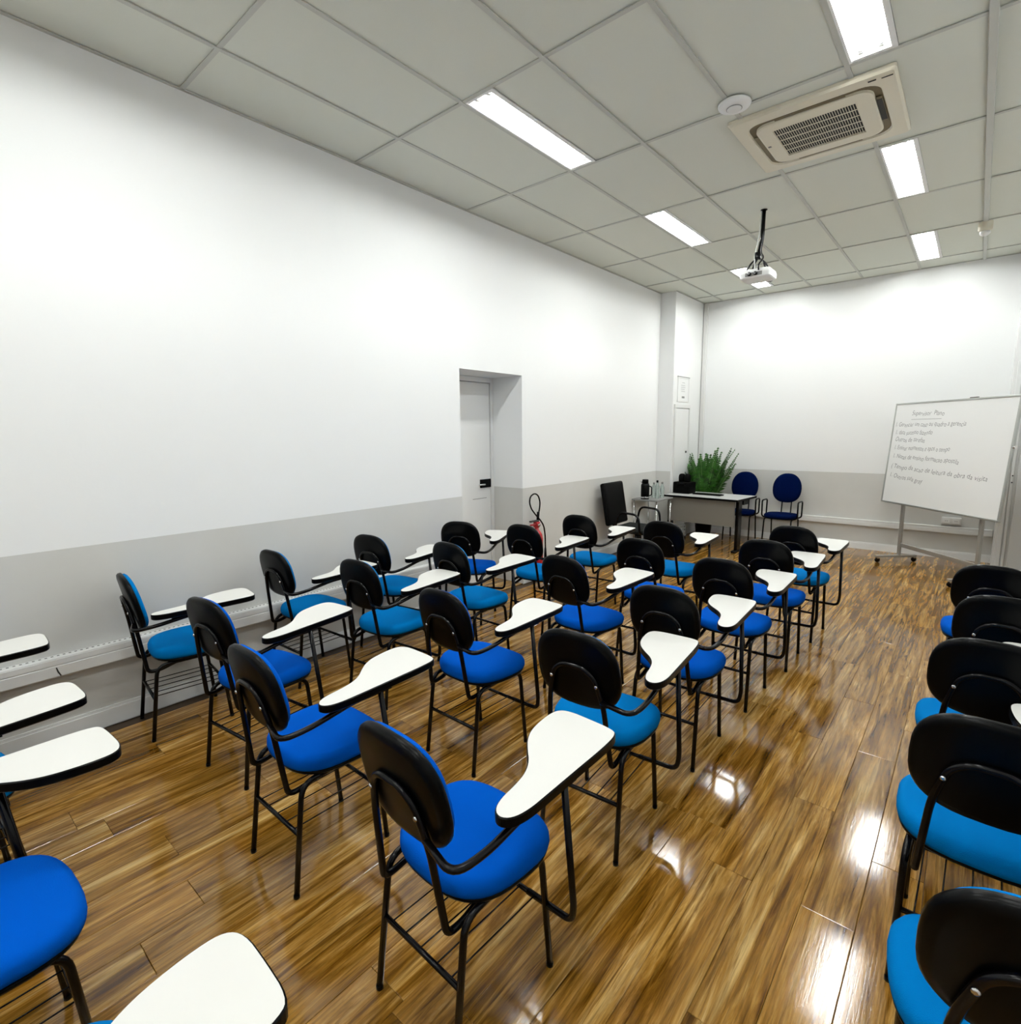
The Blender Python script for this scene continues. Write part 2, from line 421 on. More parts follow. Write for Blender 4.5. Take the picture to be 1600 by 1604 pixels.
# column cabinet door with louvres, sign above
cab = empty('door_2', (XC+.004, 8.26, 0)); struct(cab, 'narrow white service door with louvred foot on the column')
MB().box(0, .018, -.25, .25, .50, 2.03, 0, .004, 1).obj('door_leaf', M['white'], cab)
f_ = MB()
for a0, a1, z0, z1 in ((-.28, -.255, .0, 2.09), (.255, .30, .0, 2.09), (-.255, .255, 2.04, 2.09)):
    f_.box(0, .026, a0, a1, z0, z1)
f_.obj('door_frame', M['whitem'], cab)
MB().box(.001, .003, .20, .25, .55, 2.0).obj('strip', M['inkl'], cab)
MB().lathe([(.016, 0), (.016, .012), (.006, .02)], (.018, .17, 1.36), 14, axis='x').obj('lock', M['darkg'], cab)
for k in range(8):
    z = .06+k*.052
    MB().add([(.004, -.25, z+.04), (.004, .25, z+.04), (.034, .25, z), (.034, -.25, z), (.004, -.25, z+.034), (.004, .25, z+.034), (.03, .25, z-.006), (.03, -.25, z-.006)],
             [(0, 1, 2, 3), (7, 6, 5, 4), (3, 2, 6, 7), (0, 3, 7, 4), (1, 5, 6, 2), (0, 4, 5, 1)]).obj('louvre_slat', M['white'], cab)
MB().box(.0005, .003, -.25, .25, .03, .49).obj('louvre_backing', M['greyp'], cab)
sg = empty('wall_notice', (XC+.004, 8.30, 2.32)); tag(sg, 'small white framed paper notice above the service door on the column', 'notice')
MB().box(.0003, .004, -.20, .20, -.17, .17).obj('sheet', M['white'], sg)
fr = MB().box(.0003, .010, -.22, .22, .17, .19).box(.0003, .007, -.215, -.20, -.19, .17).box(.0003, .007, .20, .215, -.19, .17).box(.0003, .007, -.22, .22, -.19, -.17)
fr.obj('frame', M['whitem'], sg)
MB().box(.0003, .0115, -.225, .225, .186, .196).obj('top_rail', M['greyp'], sg)
pr = MB()
for z, a, b2 in ((.10, -.05, .05), (.06, -.09, .06), (.03, -.09, .07), (.0, -.09, .05), (-.03, -.08, .06)):
    pr.box(.0040, .0045, a, b2, z, z+.008)
pr.obj('print', M['inkl'], sg)
MB().box(.0040, .0046, -.05, .05, -.13, -.10).obj('stamp', M['greyp'], sg)
# vertical corner trunking
tag(MB().box(XC+.012, XC+.075, YF-.045, YF-.0005, .101, ZC-.008, 0, .004, 1).obj('corner_conduit', M['trunk']), 'white vertical cable duct in the front left corner', 'cable duct')

# ------------------------------------------------------------------ wall trunking
tr = empty('wall_trunking', (XL, 0, 0)); tag(tr, 'white plastic cable trunking running low along the left wall', 'cable duct')
MB().box(.0005, .055, YB+.02, D0-.12, .385, .498, 0, .004, 1).obj('base', M['trunk'], tr)
MB().box(.055, .060, YB+.02, D0-.12, .392, .452, 0, .002, 1).obj('cover', M['trunk'], tr)
MB().box(.055, .0585, YB+.02, D0-.12, .456, .490, 0, .002, 1).obj('cover', M['trunk'], tr)
hl = MB()
y = -.6
while y < 2.4:
    hl.box(.018, .028, y, y+.011, .4975, .4985); y += .026
o = hl.obj('vent_slots', M['darkg'], tr); o['kind'] = 'stuff'
MB().tube([(.0605, .53, .445), (.066, .535, .42), (.0605, .545, .395)], .003, n=6).obj('clip', M['darkg'], tr)
tr = empty('wall_trunking', (0, YF, 0)); tag(tr, 'white cable trunking running low along the front wall behind the whiteboard', 'cable duct')
MB().box(-2.75, .255, -.048, -.0005, .335, .425, 0, .004, 1).obj('base', M['trunk'], tr)
MB().box(-2.75, .255, -.052, -.048, .345, .39, 0, .001, 1).obj('cover', M['trunk'], tr)
so = empty('socket_box', (-.16, YF, .50)); tag(so, 'small white socket box on the front wall behind the whiteboard leg', 'socket')
MB().box(-.10, .10, -.05, -.0005, -.045, .045, 0, .006, 2).obj('box', M['whitem'], so)
for dx in (-.05, .05):
    p_ = MB().box(dx-.035, dx+.035, -.054, -.05, -.03, .03, 0, .002, 1).obj('plate', M['white'], so)
    MB().box(dx-.012, dx-.006, -.0545, -.0535, -.004, .004).box(dx+.006, dx+.012, -.0545, -.0535, -.004, .004).obj('holes', M['darkg'], p_)
so = empty('wall_switch', (XL, 5.55, .62)); tag(so, 'small white switch plate on the grey wall between extinguisher and black armchair', 'switch')
MB().box(.0005, .012, -.035, .035, -.055, .055, 0, .003, 2).obj('plate', M['whitem'], so)
MB().box(.012, .017, -.014, .014, -.022, .022, 0, .002, 1).obj('rocker', M['white'], so)

# ------------------------------------------------------------------ tablet-arm chairs
TAB = [(.044, .335), (.05, .385), (.085, .408), (.17, .408), (.262, .404), (.285, .38), (.293, .30), (.296, .16), (.300, .02), (.302, -.06), (.290, -.112), (.262, -.132),
       (.232, -.118), (.214, -.075), (.206, -.01), (.192, .048), (.165, .095), (.125, .135), (.085, .182), (.058, .24)]
def smooth_outline(P, it=2):
    for _ in range(it):
        Q = []
        for a, b in zip(P, P[1:]+P[:1]):
            Q += [(a[0]*.75+b[0]*.25, a[1]*.75+b[1]*.25), (a[0]*.25+b[0]*.75, a[1]*.25+b[1]*.75)]
        P = Q
    return P
TABO = smooth_outline(TAB, 2)
def inset(P, d):
    n = len(P); out = []
    for i in range(n):
        a, b = Vector(P[i-1]), Vector(P[(i+1) % n]); t = (b-a).normalized(); out.append((P[i][0]+t.y*d, P[i][1]-t.x*d))
    return out
def area(P): return sum(a[0]*b[1]-b[0]*a[1] for a, b in zip(P, P[1:]+P[:1]))
SGN = -1 if area(TABO) > 0 else 1
R_T = .0105
def seat_outline(sc):
    out = []
    for k in range(40):
        a = 2*PI*k/40; c, s_ = math.cos(a), math.sin(a); p = 2.9
        x = math.copysign(abs(c)**(2/p), c); y = math.copysign(abs(s_)**(2/p), s_)
        w = .214+.012*y
        out.append((x*w*sc, .026+y*(.196-.0*x*x)*sc-(1-sc)*0))
    return out
def seat_mesh(m):
    mb = MB(); R = []
    for sc, z in ((.93, .446), (.985, .452), (1.0, .466), (.993, .484), (.955, .499), (.88, .506), (.7, .509), (.4, .509), (.1, .508)):
        R.append([(x, y, z-(.008*max(0, (y-.1)/.12)**2 if sc > .5 else 0)+(.006*(x/.2)**2 if sc > .5 else 0)-.004) for x, y in seat_outline(sc)])
    return mb.loft(R).mesh('seat', m)
def seat_pan_mesh():
    R = [[(x, y, z) for x, y in seat_outline(sc)] for sc, z in ((.90, .432), (.96, .435), (.975, .444), (.96, .448))]
    return MB().loft(R).mesh('seat_pan', M['shell'])
BY, BZ, BHW, BHH, BT = -.248, .771, .181, .163, .20
def back_pt(x, s, t):
    # x across, s up the back plane, t forward from shell rear face
    y = t+.28*x*x*1.0
    return (x, BY-s*math.sin(BT)+y*math.cos(BT), BZ+s*math.cos(BT)+y*math.sin(BT))
def back_outline(sc):
    out = []
    for x, s in superell(44, BHW, BHH, 2.9):
        w = 1.0-.05*(s/BHH)**2*(1 if s > 0 else .6)-.03*(s/BHH)
        out.append((x*w*sc, s*sc))
    return out
def ring_back(sc, t, dome=0):
    return [back_pt(x, s, t) for x, s in back_outline(sc)]
def back_shell_mesh():
    return MB().loft([ring_back(.3, -.004), ring_back(.85, -.002), ring_back(.96, .002), ring_back(1.0, .010), ring_back(1.0, .023), ring_back(.975, .028)]).mesh('back_shell', M['shell'])
def back_cushion_mesh(m):
    return MB().loft([ring_back(.91, .024), ring_back(.940, .031), ring_back(.925, .041), ring_back(.86, .049), ring_back(.7, .053), ring_back(.3, .054)]).mesh('back_cushion', m)
def up_pt(x, z, d=.0):  # a point just behind the shell
    return (x, BY-(z-BZ)*math.tan(BT)-R_T-.001-d+.28*x*x, z)
chair_mesh = {}
def build_chair_meshes():
    cm = chair_mesh
    for k in ('royal', 'sky'):
        cm['seat', k] = seat_mesh(M[k]); cm['cushion', k] = back_cushion_mesh(M[k])
    cm['pan'] = seat_pan_mesh(); cm['shell'] = back_shell_mesh()
    RZ = .423
    for s, sn in ((-1, 'l'), (1, 'r')):
        cm['rear', sn] = MB().tube([(s*.173, -.217, .006), (s*.166, -.165, RZ), (s*.160, -.02, RZ)], R_T, .055).mesh('leg', M['black'])
        cm['front', sn] = MB().tube([(s*.173, .188, .006), (s*.168, .150, RZ), (s*.160, -.02, RZ)], R_T, .055).mesh('leg', M['black'])
        cm['foot', sn, 'r'] = MB().lathe([(.0112, 0), (.0114, .012), (.0108, .014)], (s*.173, -.217, 0), 10).mesh('foot_cap', M['shell'])
        cm['foot', sn, 'f'] = MB().lathe([(.0112, 0), (.0114, .012), (.0108, .014)], (s*.173, .188, 0), 10).mesh('foot_cap', M['shell'])
    cm['rearbar'] = MB().tube([(-.168, -.189, .235), (.168, -.189, .235)], .0085).mesh('crossbar', M['black'])
    cm['fbar'] = MB().tube([(-.168, .168, .235), (.168, .168, .235)], .0085).mesh('crossbar', M['black'])
    w = MB()
    for x in (-.13, -.07, .0, .07, .13): w.tube([(x, -.189, .240), (x, .168, .240)], .0026, n=6)
    cm['rack'] = w.mesh('book_rack', M['black'])
    pts = []
    for s in (-1, 1):
        seq = [(s*.140, -.07, .415), (s*.142, -.150, .392), (s*.140, -.205, .392), up_pt(s*.118, .655, .004), up_pt(s*.088, .765)]
        pts += seq if s < 0 else seq[::-1]
    mid = [up_pt(-.045, .800), up_pt(.045, .800)]
    P = pts[:5]+mid+pts[5:]
    cm['support'] = MB().tube(P, R_T, .05).mesh('back_support', M['black'])
    sc = {}
    for q, (x, z) in enumerate(((-.098, .735), (.098, .735))):
        u = up_pt(x, z); cm['screw', q] = MB().lathe([(.0075, 0), (.0068, -.004), (.003, -.0055)], (u[0], u[1]-R_T+.001, u[2]), 10, axis='y').mesh('screw', M['chrome'])
    for s, hn in ((1, 'r'), (-1, 'l')):
        f = lambda p: (p[0]*s, p[1], p[2])
        a0 = up_pt(.112, .672, .006)
        cm['arm', hn] = MB().tube([f(a0), f((.245, -.272, .672)), f((.262, -.175, .680)), f((.258, .02, .706)), f((.258, .12, .707))], R_T, .06).mesh('armrest', M['black'])
        cm['post', hn] = MB().tube([f((.10, .168, .235)), f((.268, .172, .235)), f((.284, .160, .30)), f((.282, .112, .720))], R_T, .05).mesh('tablet_post', M['black'])
        O = [(x*s, y) for x, y in TABO]
        if s < 0: O = O[::-1]
        I_ = inset(O, SGN*.0035)
        cm['tablet', hn] = MB().loft([[(x, y, .7165) for x, y in inset(O, SGN*.007)], [(x, y, .722) for x, y in O], [(x, y, .7445) for x, y in O], [(x, y, .7475) for x, y in I_]], smooth=False).mesh('edge_band', M['shell'])
        cm['laminate', hn] = MB().prism(I_, .7470, .7482).mesh('tablet', M['top'])
        cm['plate', hn] = MB().box(min(s*.215, s*.29), max(s*.215, s*.29), -.04, .16, .7115, .7165).mesh('tablet_bracket', M['black'])
build_chair_meshes()
CHG = 'blue tablet-arm chairs of the classroom'
def tablet_chair(x, y, rot, hue, label, hand='r', tablet=True, off=(0, 0)):
    cm = chair_mesh
    t = empty('tablet_chair', (x, y, 0), math.radians(rot)); tag(t, label, 'chair', CHG)
    s = link('seat', cm['seat', hue], t); link('seat_pan', cm['pan'], s)
    b = link('backrest', cm['shell'], t); link('back_cushion', cm['cushion', hue], b)
    for sn in 'lr':
        l = link('leg', cm['rear', sn], t); link('foot_cap', cm['foot', sn, 'r'], l)
        l = link('leg', cm['front', sn], t); link('foot_cap', cm['foot', sn, 'f'], l)
    link('crossbar', cm['rearbar'], t); link('crossbar', cm['fbar'], t); link('book_rack', cm['rack'], t)
    u = link('back_support', cm['support'], t)
    for q in (0, 1): link('screw', cm['screw', q], u)
    if tablet:
        link('armrest', cm['arm', hand], t); link('tablet_post', cm['post', hand], t)
        tb = link('tablet', cm['laminate', hand], t, (off[0], off[1], 0)); link('edge_band', cm['tablet', hand], tb); link('tablet_bracket', cm['plate', hand], tb)
    return t
R_, K_ = 'royal', 'sky'
A_ = 'tablet-arm chair '
CHAIRS = [
 (-3.500, 1.085, -6.5, K_, 'sky blue '+A_+'standing alone against the left wall trunking, leftmost complete chair'),
 (-3.506, 1.908, 2.5, K_, 'sky blue '+A_+'by the left wall, second along it after the leftmost complete chair'),
 (-3.489, 2.633, 9.0, K_, 'sky blue '+A_+'by the left wall, third along it, just before the door recess'),
 (-3.450, 3.470, 24.0, R_, 'royal blue '+A_+'standing in front of the white recessed door'),
 (-3.445, .046, -1.5, K_, 'chair at the left edge by the wall, only its small white tablet end showing'),
 (-2.732, 1.189, 7.0, R_, 'royal blue '+A_+'partly hidden directly behind the second nearest chair'),
 (-2.828, 2.095, 4.5, K_, 'sky blue '+A_+'second in the file next to the wall file'),
 (-2.752, 2.805, -1.0, K_, 'sky blue '+A_+'third in the file next to the wall file, below the door'),
 (-2.825, 3.700, 2.9, K_, 'sky blue '+A_+'in front of the red fire extinguisher'),
 (-2.744, 4.415, 2.8, K_, 'sky blue '+A_+'just in front of the black leather armchair'),
 (-2.640, .000, 4.0, K_, 'chair at the left edge with white tablet, middle of the three tablets there'),
 (-1.935, 1.051, 0.0, R_, 'royal blue '+A_+'left of the nearest chair, second nearest complete one'),
 (-1.929, 1.982, -.8, R_, 'royal blue '+A_+'in the room centre, second in the third file from the wall'),
 (-1.870, 2.951, -3.7, R_, 'royal blue '+A_+'third in the third file from the wall, centre of the picture'),
 (-1.786, 3.737, 3.5, R_, 'blue chair without a writing tablet, fourth in the third file from the wall'),
 (-1.976, 4.541, 2.4, K_, 'sky blue '+A_+'at the front end of the third file, before the teacher desk'),
 (-1.780, .020, 1.5, R_, 'royal blue left-handed chair at the bottom left with tablet on its left side'),
 (-1.075, 1.042, -1.8, R_, 'royal blue '+A_+'nearest the camera, bottom centre, first beside the aisle'),
 (-1.127, 1.924, 4.0, K_, 'sky blue '+A_+'second beside the aisle, right behind the nearest tablet'),
 (-1.121, 2.703, 1.7, R_, 'royal blue '+A_+'third beside the aisle, with broad white tablet'),
 (-1.100, 3.475, .4, R_, 'royal blue '+A_+'fourth beside the aisle'),
 (-1.066, 4.226, 1.9, R_, 'royal blue '+A_+'fifth beside the aisle'),
 (-1.042, 4.938, -1.5, K_, 'sky blue '+A_+'at the front end of the aisle file, nearest the whiteboard'),
 (-1.090, .015, -.6, K_, 'chair at the bottom edge, only blue seat corner and large white tablet showing'),
 (.140, 4.215, 0, R_, 'black-backed chair farthest along the right edge file, nearest the whiteboard'),
 (.166, 3.500, 0, R_, 'black-backed chair second farthest in the right edge file, royal blue seat corner'),
 (.112, 2.780, 0, K_, 'black-backed chair in the middle of the right edge file'),
 (.112, 2.070, -1.0, K_, 'black-backed chair with arched back tube, second nearest in the right edge file'),
 (.160, 1.385, 3.9, K_, 'black-backed chair cut off at the bottom right corner'),
]
for n_, c_ in enumerate(CHAIRS):
    tablet_chair(*c_[:5], hand='l' if n_ == 16 else 'r', tablet=(n_ != 14), off={0: (0, -.055), 16: (-.05, -.02), 23: (.02, -.06)}.get(n_, (0, 0)))

# ------------------------------------------------------------------ teacher desk
dk = empty('teacher_desk', (-2.94, 7.98, 0), math.radians(-4)); tag(dk, 'grey-topped teacher desk with taupe front panel and black legs', 'desk')
W2, D2 = .555, .34
top = MB().box(-W2, W2, -D2, D2, .722, .747, 0, .003, 1).obj('desk_top', M['deskt'], dk)
MB().box(-W2-.003, W2+.003, -D2-.004, -D2, .720, .748, 0).box(W2, W2+.004, -D2, D2, .720, .748).box(-W2-.004, -W2, -D2, D2, .720, .748).obj('edge_band', M['shell'], top)
MB().box(-W2+.055, W2-.055, -D2+.05, -D2+.068, .36, .719).obj('front_panel', M['deskp'], dk)
for s in (-1, 1):
    lg = MB().box(s*(W2-.04)-.022, s*(W2-.04)+.022, -.06-.18, .06-.18+.0, .03, .720, 0, .004, 1).box(s*(W2-.04)-.016, s*(W2-.04)+.016, -.06, .12, .65, .720)
    lg.obj('leg', M['black'], dk)
    MB().box(s*(W2-.04)-.028, s*(W2-.04)+.028, -D2+.01, D2-.05, 0, .032, 0, .008, 2).obj('foot', M['black'], dk)
# laptop-like flat tray and black case on the desk
RZD = math.radians(-4)
def on_desk(lx, ly, z=.7475):
    c, s = math.cos(RZD), math.sin(RZD); return (-2.94+c*lx-s*ly, 7.98+s*lx+c*ly, z)
kb = empty('keyboard', on_desk(-.03, .02), RZD); tag(kb, 'flat black keyboard lying on the teacher desk', 'keyboard')
MB().box(-.21, .21, -.07, .07, 0, .014, 0, .004, 2).obj('body', M['leather'], kb)
ky = MB()
for r in range(4):
    for q in range(13): ky.box(-.195+q*.030, -.171+q*.030, -.055+r*.029, -.031+r*.029, .014, .019)
o = ky.obj('keys', M['shell'], kb); o['kind'] = 'stuff'
cs = empty('black_case', on_desk(-.415, .04), RZD); tag(cs, 'black carrying case with two rounded pouches on top, left end of teacher desk', 'case')
MB().box(-.135, .135, -.11, .11, 0, .175, 0, .018, 3).obj('body', M['leather'], cs)
for s in (-1, 1):
    MB().loft([[(s*.045+x*.040*k, y*.05*k, z) for x, y in superell(20, 1, 1, 3)] for k, z in ((.9, .172), (1, .19), (1.05, .24), (.95, .275), (.6, .292), (.2, .296))]).obj('pouch', M['leather'], cs)
MB().tube([(-.06, -.112, .12), (-.06, -.125, .15), (.06, -.125, .15), (.06, -.112, .12)], .007, .02).obj('handle', M['shell'], cs)

# ------------------------------------------------------------------ navy visitor chairs
def navy_chair(x, y, rot, label):
    t = empty('visitor_chair', (x, y, 0), math.radians(rot)); tag(t, label, 'chair', 'navy visitor chairs against the front wall')
    # faces local -Y
    def so(sc): return [(a*sc, b*sc-.02) for a, b in superell(36, .215, .20, 3)]
    s = MB().loft([[(a, b, z) for a, b in so(k)] for k, z in ((.93, .415), (1, .43), (1, .455), (.94, .472), (.7, .478), (.2, .478))]).obj('seat', M['navy'], t)
    MB().loft([[(a, b, z) for a, b in so(k)] for k, z in ((.9, .404), (.95, .407), (.95, .416))]).obj('seat_pan', M['shell'], s)
    def bo(k, th):
        out = []
        for a, s_ in superell(40, .198, .215, 2.5):
            w = 1.0-.16*max(0, s_/.215)**1.5
            out.append((a*w*k, .20+(s_*k)*.12+th, .835+s_*k))
        return out
    b = MB().loft([bo(.3, -.052), bo(.8, -.048), bo(.96, -.036), bo(1, -.018), bo(1, 0), bo(.95, .006), bo(.4, .008)]).obj('backrest', M['navy'], t)
    MB().loft([bo(.93, .003), bo(.96, .009), bo(.9, .016), bo(.3, .018)]).obj('back_shell', M['shell'], b)
    for s_ in (-1, 1):
        MB().tube([(s_*.19, -.20, .005), (s_*.185, -.165, .40), (s_*.18, .0, .40)], .010, .04).obj('leg', M['black'], t)
        MB().tube([(s_*.19, .205, .005), (s_*.185, .16, .40), (s_*.18, .0, .40)], .010, .04).obj('leg', M['black'], t)
        MB().tube([(s_*.065, .08, .402), (s_*.065, .195, .41), (s_*.065, .232, .68), (s_*.065, .245, .80)], .009, .04).obj('back_post', M['black'], t)
        MB().tube([(s_*.18, .10, .405), (s_*.245, .10, .425), (s_*.245, .115, .66), (s_*.245, -.10, .66), (s_*.245, -.09, .425), (s_*.18, -.09, .405)], .011, .045).obj('armrest', M['black'], t)
    return t
navy_chair(-2.70, 8.66, 2, 'navy blue fabric armchair against the front wall, partly behind the teacher desk')
navy_chair(-2.10, 8.62, -3, 'navy blue fabric armchair against the front wall, standing clear right of the desk')

# ------------------------------------------------------------------ black office armchair
oc = empty('office_armchair', (-3.27, 6.40, 0), math.radians(2)); tag(oc, 'black swivel armchair with high padded back against the left wall', 'chair')
# faces local +X
MB().box(-.26, .33, -.27, .27, .40, .465, 0, .03, 3).obj('seat', M['mesh'], oc)
bk = MB().box(-.035, .035, -.27, .27, .0, .56, 0, .028, 3)
bk.xf(Matrix.Translation((-.30, 0, .47)) @ Matrix.Rotation(math.radians(-10), 4, 'Y')).obj('backrest', M['leather'], oc)
MB().tube([(-.12, 0, .395), (-.34, 0, .395), (-.355, 0, .50), (-.39, 0, .75)], .020, .05).obj('back_bar', M['black'], oc)
for s in (-1, 1):
    MB().tube([(.16, s*.25, .41), (.17, s*.315, .44), (.15, s*.315, .66), (-.12, s*.315, .68), (-.17, s*.315, .45), (-.14, s*.25, .41)], .014, .08).obj('armrest', M['black'], oc)
MB().lathe([(.028, .08), (.028, .25), (.045, .26), (.045, .40)], n=16).obj('gas_column', M['black'], oc)
for k in range(5):
    a = 2*PI*k/5+.3
    c, s = math.cos(a), math.sin(a)
    l = MB().tube([(.02*c, .02*s, .11), (.27*c, .27*s, .075)], [.022, .014]).obj('base_leg', M['black'], oc)
    MB().lathe([(.008, -.02), (.026, -.018), (.028, -.004), (.028, .004), (.026, .018), (.008, .02)], (0, 0, 0), 14, axis='x').xf(Matrix.Translation((.27*c, .27*s, .028)) @ Matrix.Rotation(a+PI/2, 4, 'Z')).obj('caster', M['shell'], l)
    MB().tube([(.27*c, .27*s, .045), (.27*c, .27*s, .075)], .008, n=8).obj('caster_stem', M['black'], l)

# ------------------------------------------------------------------ coffee side table with flask and bottles
st = empty('side_table', (-3.55, 7.36, 0)); tag(st, 'small white side table holding flask and bottles, behind the black armchair', 'table')
MB().box(-.20, .20, -.24, .28, .70, .722, 0, .004, 1).obj('table_top', M['greyp'], st)
for sx in (-1, 1):
    for sy in (-.21, .25): MB().tube([(sx*.175, sy, 0), (sx*.175, sy, .70)], .011).obj('leg', M['chrome'], st)
MB().box(-.19, .19, -.225, .265, .25, .262, 0, .003, 1).obj('shelf', M['whitem'], st)
fl = empty('thermos_flask', (-3.58, 7.20, .7225)); tag(fl, 'tall black and chrome thermos flask on the side table', 'flask')
MB().lathe([(.058, 0), (.060, .01), (.060, .20), (.050, .225)], n=24).obj('body', M['shell'], fl)
MB().lathe([(.0605, .015), (.0615, .02), (.0615, .03), (.0605, .035)], n=24).obj('band', M['chrome'], fl)
MB().lathe([(.045, .224), (.045, .275), (.038, .282)], n=20).obj('lid', M['leather'], fl)
MB().tube([(.055, 0, .05), (.10, 0, .06), (.10, 0, .18), (.055, 0, .19)], .008, .03).obj('handle', M['shell'], fl)
MB().tube([(-.045, .0, .24), (-.075, .0, .25)], .012).obj('spout', M['chrome'], fl)
for k, (x, y, h, l) in enumerate(((-3.47, 7.36, .26, 'clear plastic water bottle beside the flask, nearest it'), (-3.56, 7.44, .22, 'clear water bottle standing at the back of the side table'), (-3.46, 7.50, .23, 'clear water bottle at the desk end of the side table'))):
    w = empty('water_bottle', (x, y, .7225)); tag(w, l, 'bottle', 'clear bottles on the side table')
    MB().lathe([(.026, 0), (.031, .006), (.031, h*.28), (.028, h*.33), (.031, h*.38), (.031, h*.65), (.014, h*.86), (.013, h*.9)], n=20).obj('body', M['glass'], w)
    MB().lathe([(.015, h*.89), (.015, h), (.013, h*1.01)], n=16).obj('cap', M['greyp'] if k else M['leather'], w)

# ------------------------------------------------------------------ palm in a pot
pp = empty('potted_palm', (-3.245, 8.60, 0)); tag(pp, 'bushy green potted palm in a black pot in the front left corner', 'plant')
pot = MB().lathe([(.105, 0), (.11, .01), (.14, .31), (.148, .315), (.148, .335), (.130, .335), (.128, .30)], n=28).obj('pot', M['shell'], pp)
MB().lathe([(.128, .290), (.09, .300), (.01, .302)], n=24).obj('soil', M['soil'], pot)
rp = random.Random(11)
def frond(az, lean, ln, curl, z0=.30, lw=.10):
    mb = MB(); P = []; d = Vector((math.cos(az), math.sin(az), 0))
    p = Vector((0, 0, z0))+d*.03; a = lean; n = 16
    for k in range(n+1):
        P.append(p.copy()); p = p+(d*math.sin(a)+Vector((0, 0, 1))*math.cos(a))*(ln/n); a += curl/n
    mb.tube(P, [.006*(1-.8*k/n) for k in range(n+1)], n=6, mi=1)
    side = Vector((-d.y, d.x, 0))
    for k in range(4, n*2+1):
        t = k/(n*2); i0 = min(int(t*n), n-1); f = t*n-i0; q = P[i0].lerp(P[i0+1], f); tang = (P[i0+1]-P[i0]).normalized()
        L_ = lw*math.sin(PI*min(1, .18+t*.86))*rp.uniform(.85, 1.15)+.03
        for s in (-1, 1):
            dr = (side*s*.9+tang*.45+Vector((0, 0, rp.uniform(-.10, .16)))).normalized()
            w = tang.cross(dr).normalized()*.0; wid = .016
            nrm = dr.cross(tang).normalized(); ac = nrm.cross(dr).normalized()*wid
            m = q+dr*L_*.5+Vector((0, 0, .01)); e = q+dr*L_-Vector((0, 0, .02))
            mb.add([q-ac*.4, m-ac, e, m+ac, q+ac*.4, m+nrm*.0015], [(0, 1, 5, 4), (1, 2, 5), (5, 2, 3), (4, 5, 3)], 0)
    return mb
FR = []
for k in range(26):
    az = -PI+2*PI*k/26+rp.uniform(-.12, .12); c = math.cos(az); s = math.sin(az)
    lean = rp.uniform(.06, .26); ln = rp.uniform(.95, 1.16); cu = rp.uniform(.15, .55)
    if c < -.2: lean *= .8; ln *= .92
    if s < -.3: lean *= .7; cu *= .6
    FR.append((az, lean, ln, cu, .30, .17))
for k in range(20):
    az = rp.uniform(-PI, PI)
    FR.append((az, rp.uniform(.05, .25), rp.uniform(.62, .92), rp.uniform(.15, .5), .30, .17))
FR.append((.05, .30, 1.12, .25, .30, .17)); FR.append((-.25, .36, 1.0, .3, .30, .16))
for a in FR:
    mb = frond(*a)
    mb.v = [(max(v[0], -.27+.015*math.sin(v[2]*40)), min(v[1], .40+.02*math.sin(v[2]*37)), v[2]) for v in mb.v]
    mb.obj('frond', [M['leaf'], M['stem']], pp)

# ------------------------------------------------------------------ fire extinguisher
fe = empty('fire_extinguisher', (-3.688, 4.780, .085)); tag(fe, 'red fire extinguisher with looped black hose by the door recess', 'extinguisher')
MB().lathe([(.060, .0), (.068, .012), (.070, .03), (.070, .42), (.062, .47), (.040, .505), (.024, .52), (.022, .55)], n=28).obj('cylinder', M['red'], fe)
MB().box(-.078, -.070, -.03, .03, .05, .42).box(-.070, .0, -.074, -.070, .28, .30).box(-.070, .0, .070, .074, .28, .30).obj('wall_bracket', M['steel'], fe)
MB().box(-.03, .03, -.028, .028, .545, .61, 0, .008, 2).obj('valve', M['red'], fe)
MB().box(-.016, .016, -.12, .03, .615, .632, 0, .006, 2).obj('squeeze_lever', M['darkg'], fe)
MB().box(-.014, .014, -.11, .02, .575, .590, 0, .005, 2).obj('carry_handle', M['red'], fe)
MB().lathe([(.018, 0), (.018, .012), (.010, .015)], (.03, 0, .575), 14, axis='x').obj('gauge', M['chrome'], fe)
hp = [(0, .02, .60), (0, .028, .68), (.0, .055, .76), (0, .062, .83), (0, .03, .905), (0, -.04, .935), (0, -.115, .905), (0, -.130, .84), (0, -.10, .77), (0, -.02, .69), (.012, .045, .63), (.035, .085, .56), (.05, .092, .45), (.055, .09, .30)]
MB().tube(hp, .0085, .04).obj('hose', M['black'], fe)
MB().tube([(0, .018, .61), (0, .030, .72)], .016, n=12).obj('hose_collar', M['shell'], fe)
MB().tube([(.055, .09, .30), (.055, .09, .18)], [.011, .018]).obj('nozzle', M['shell'], fe)

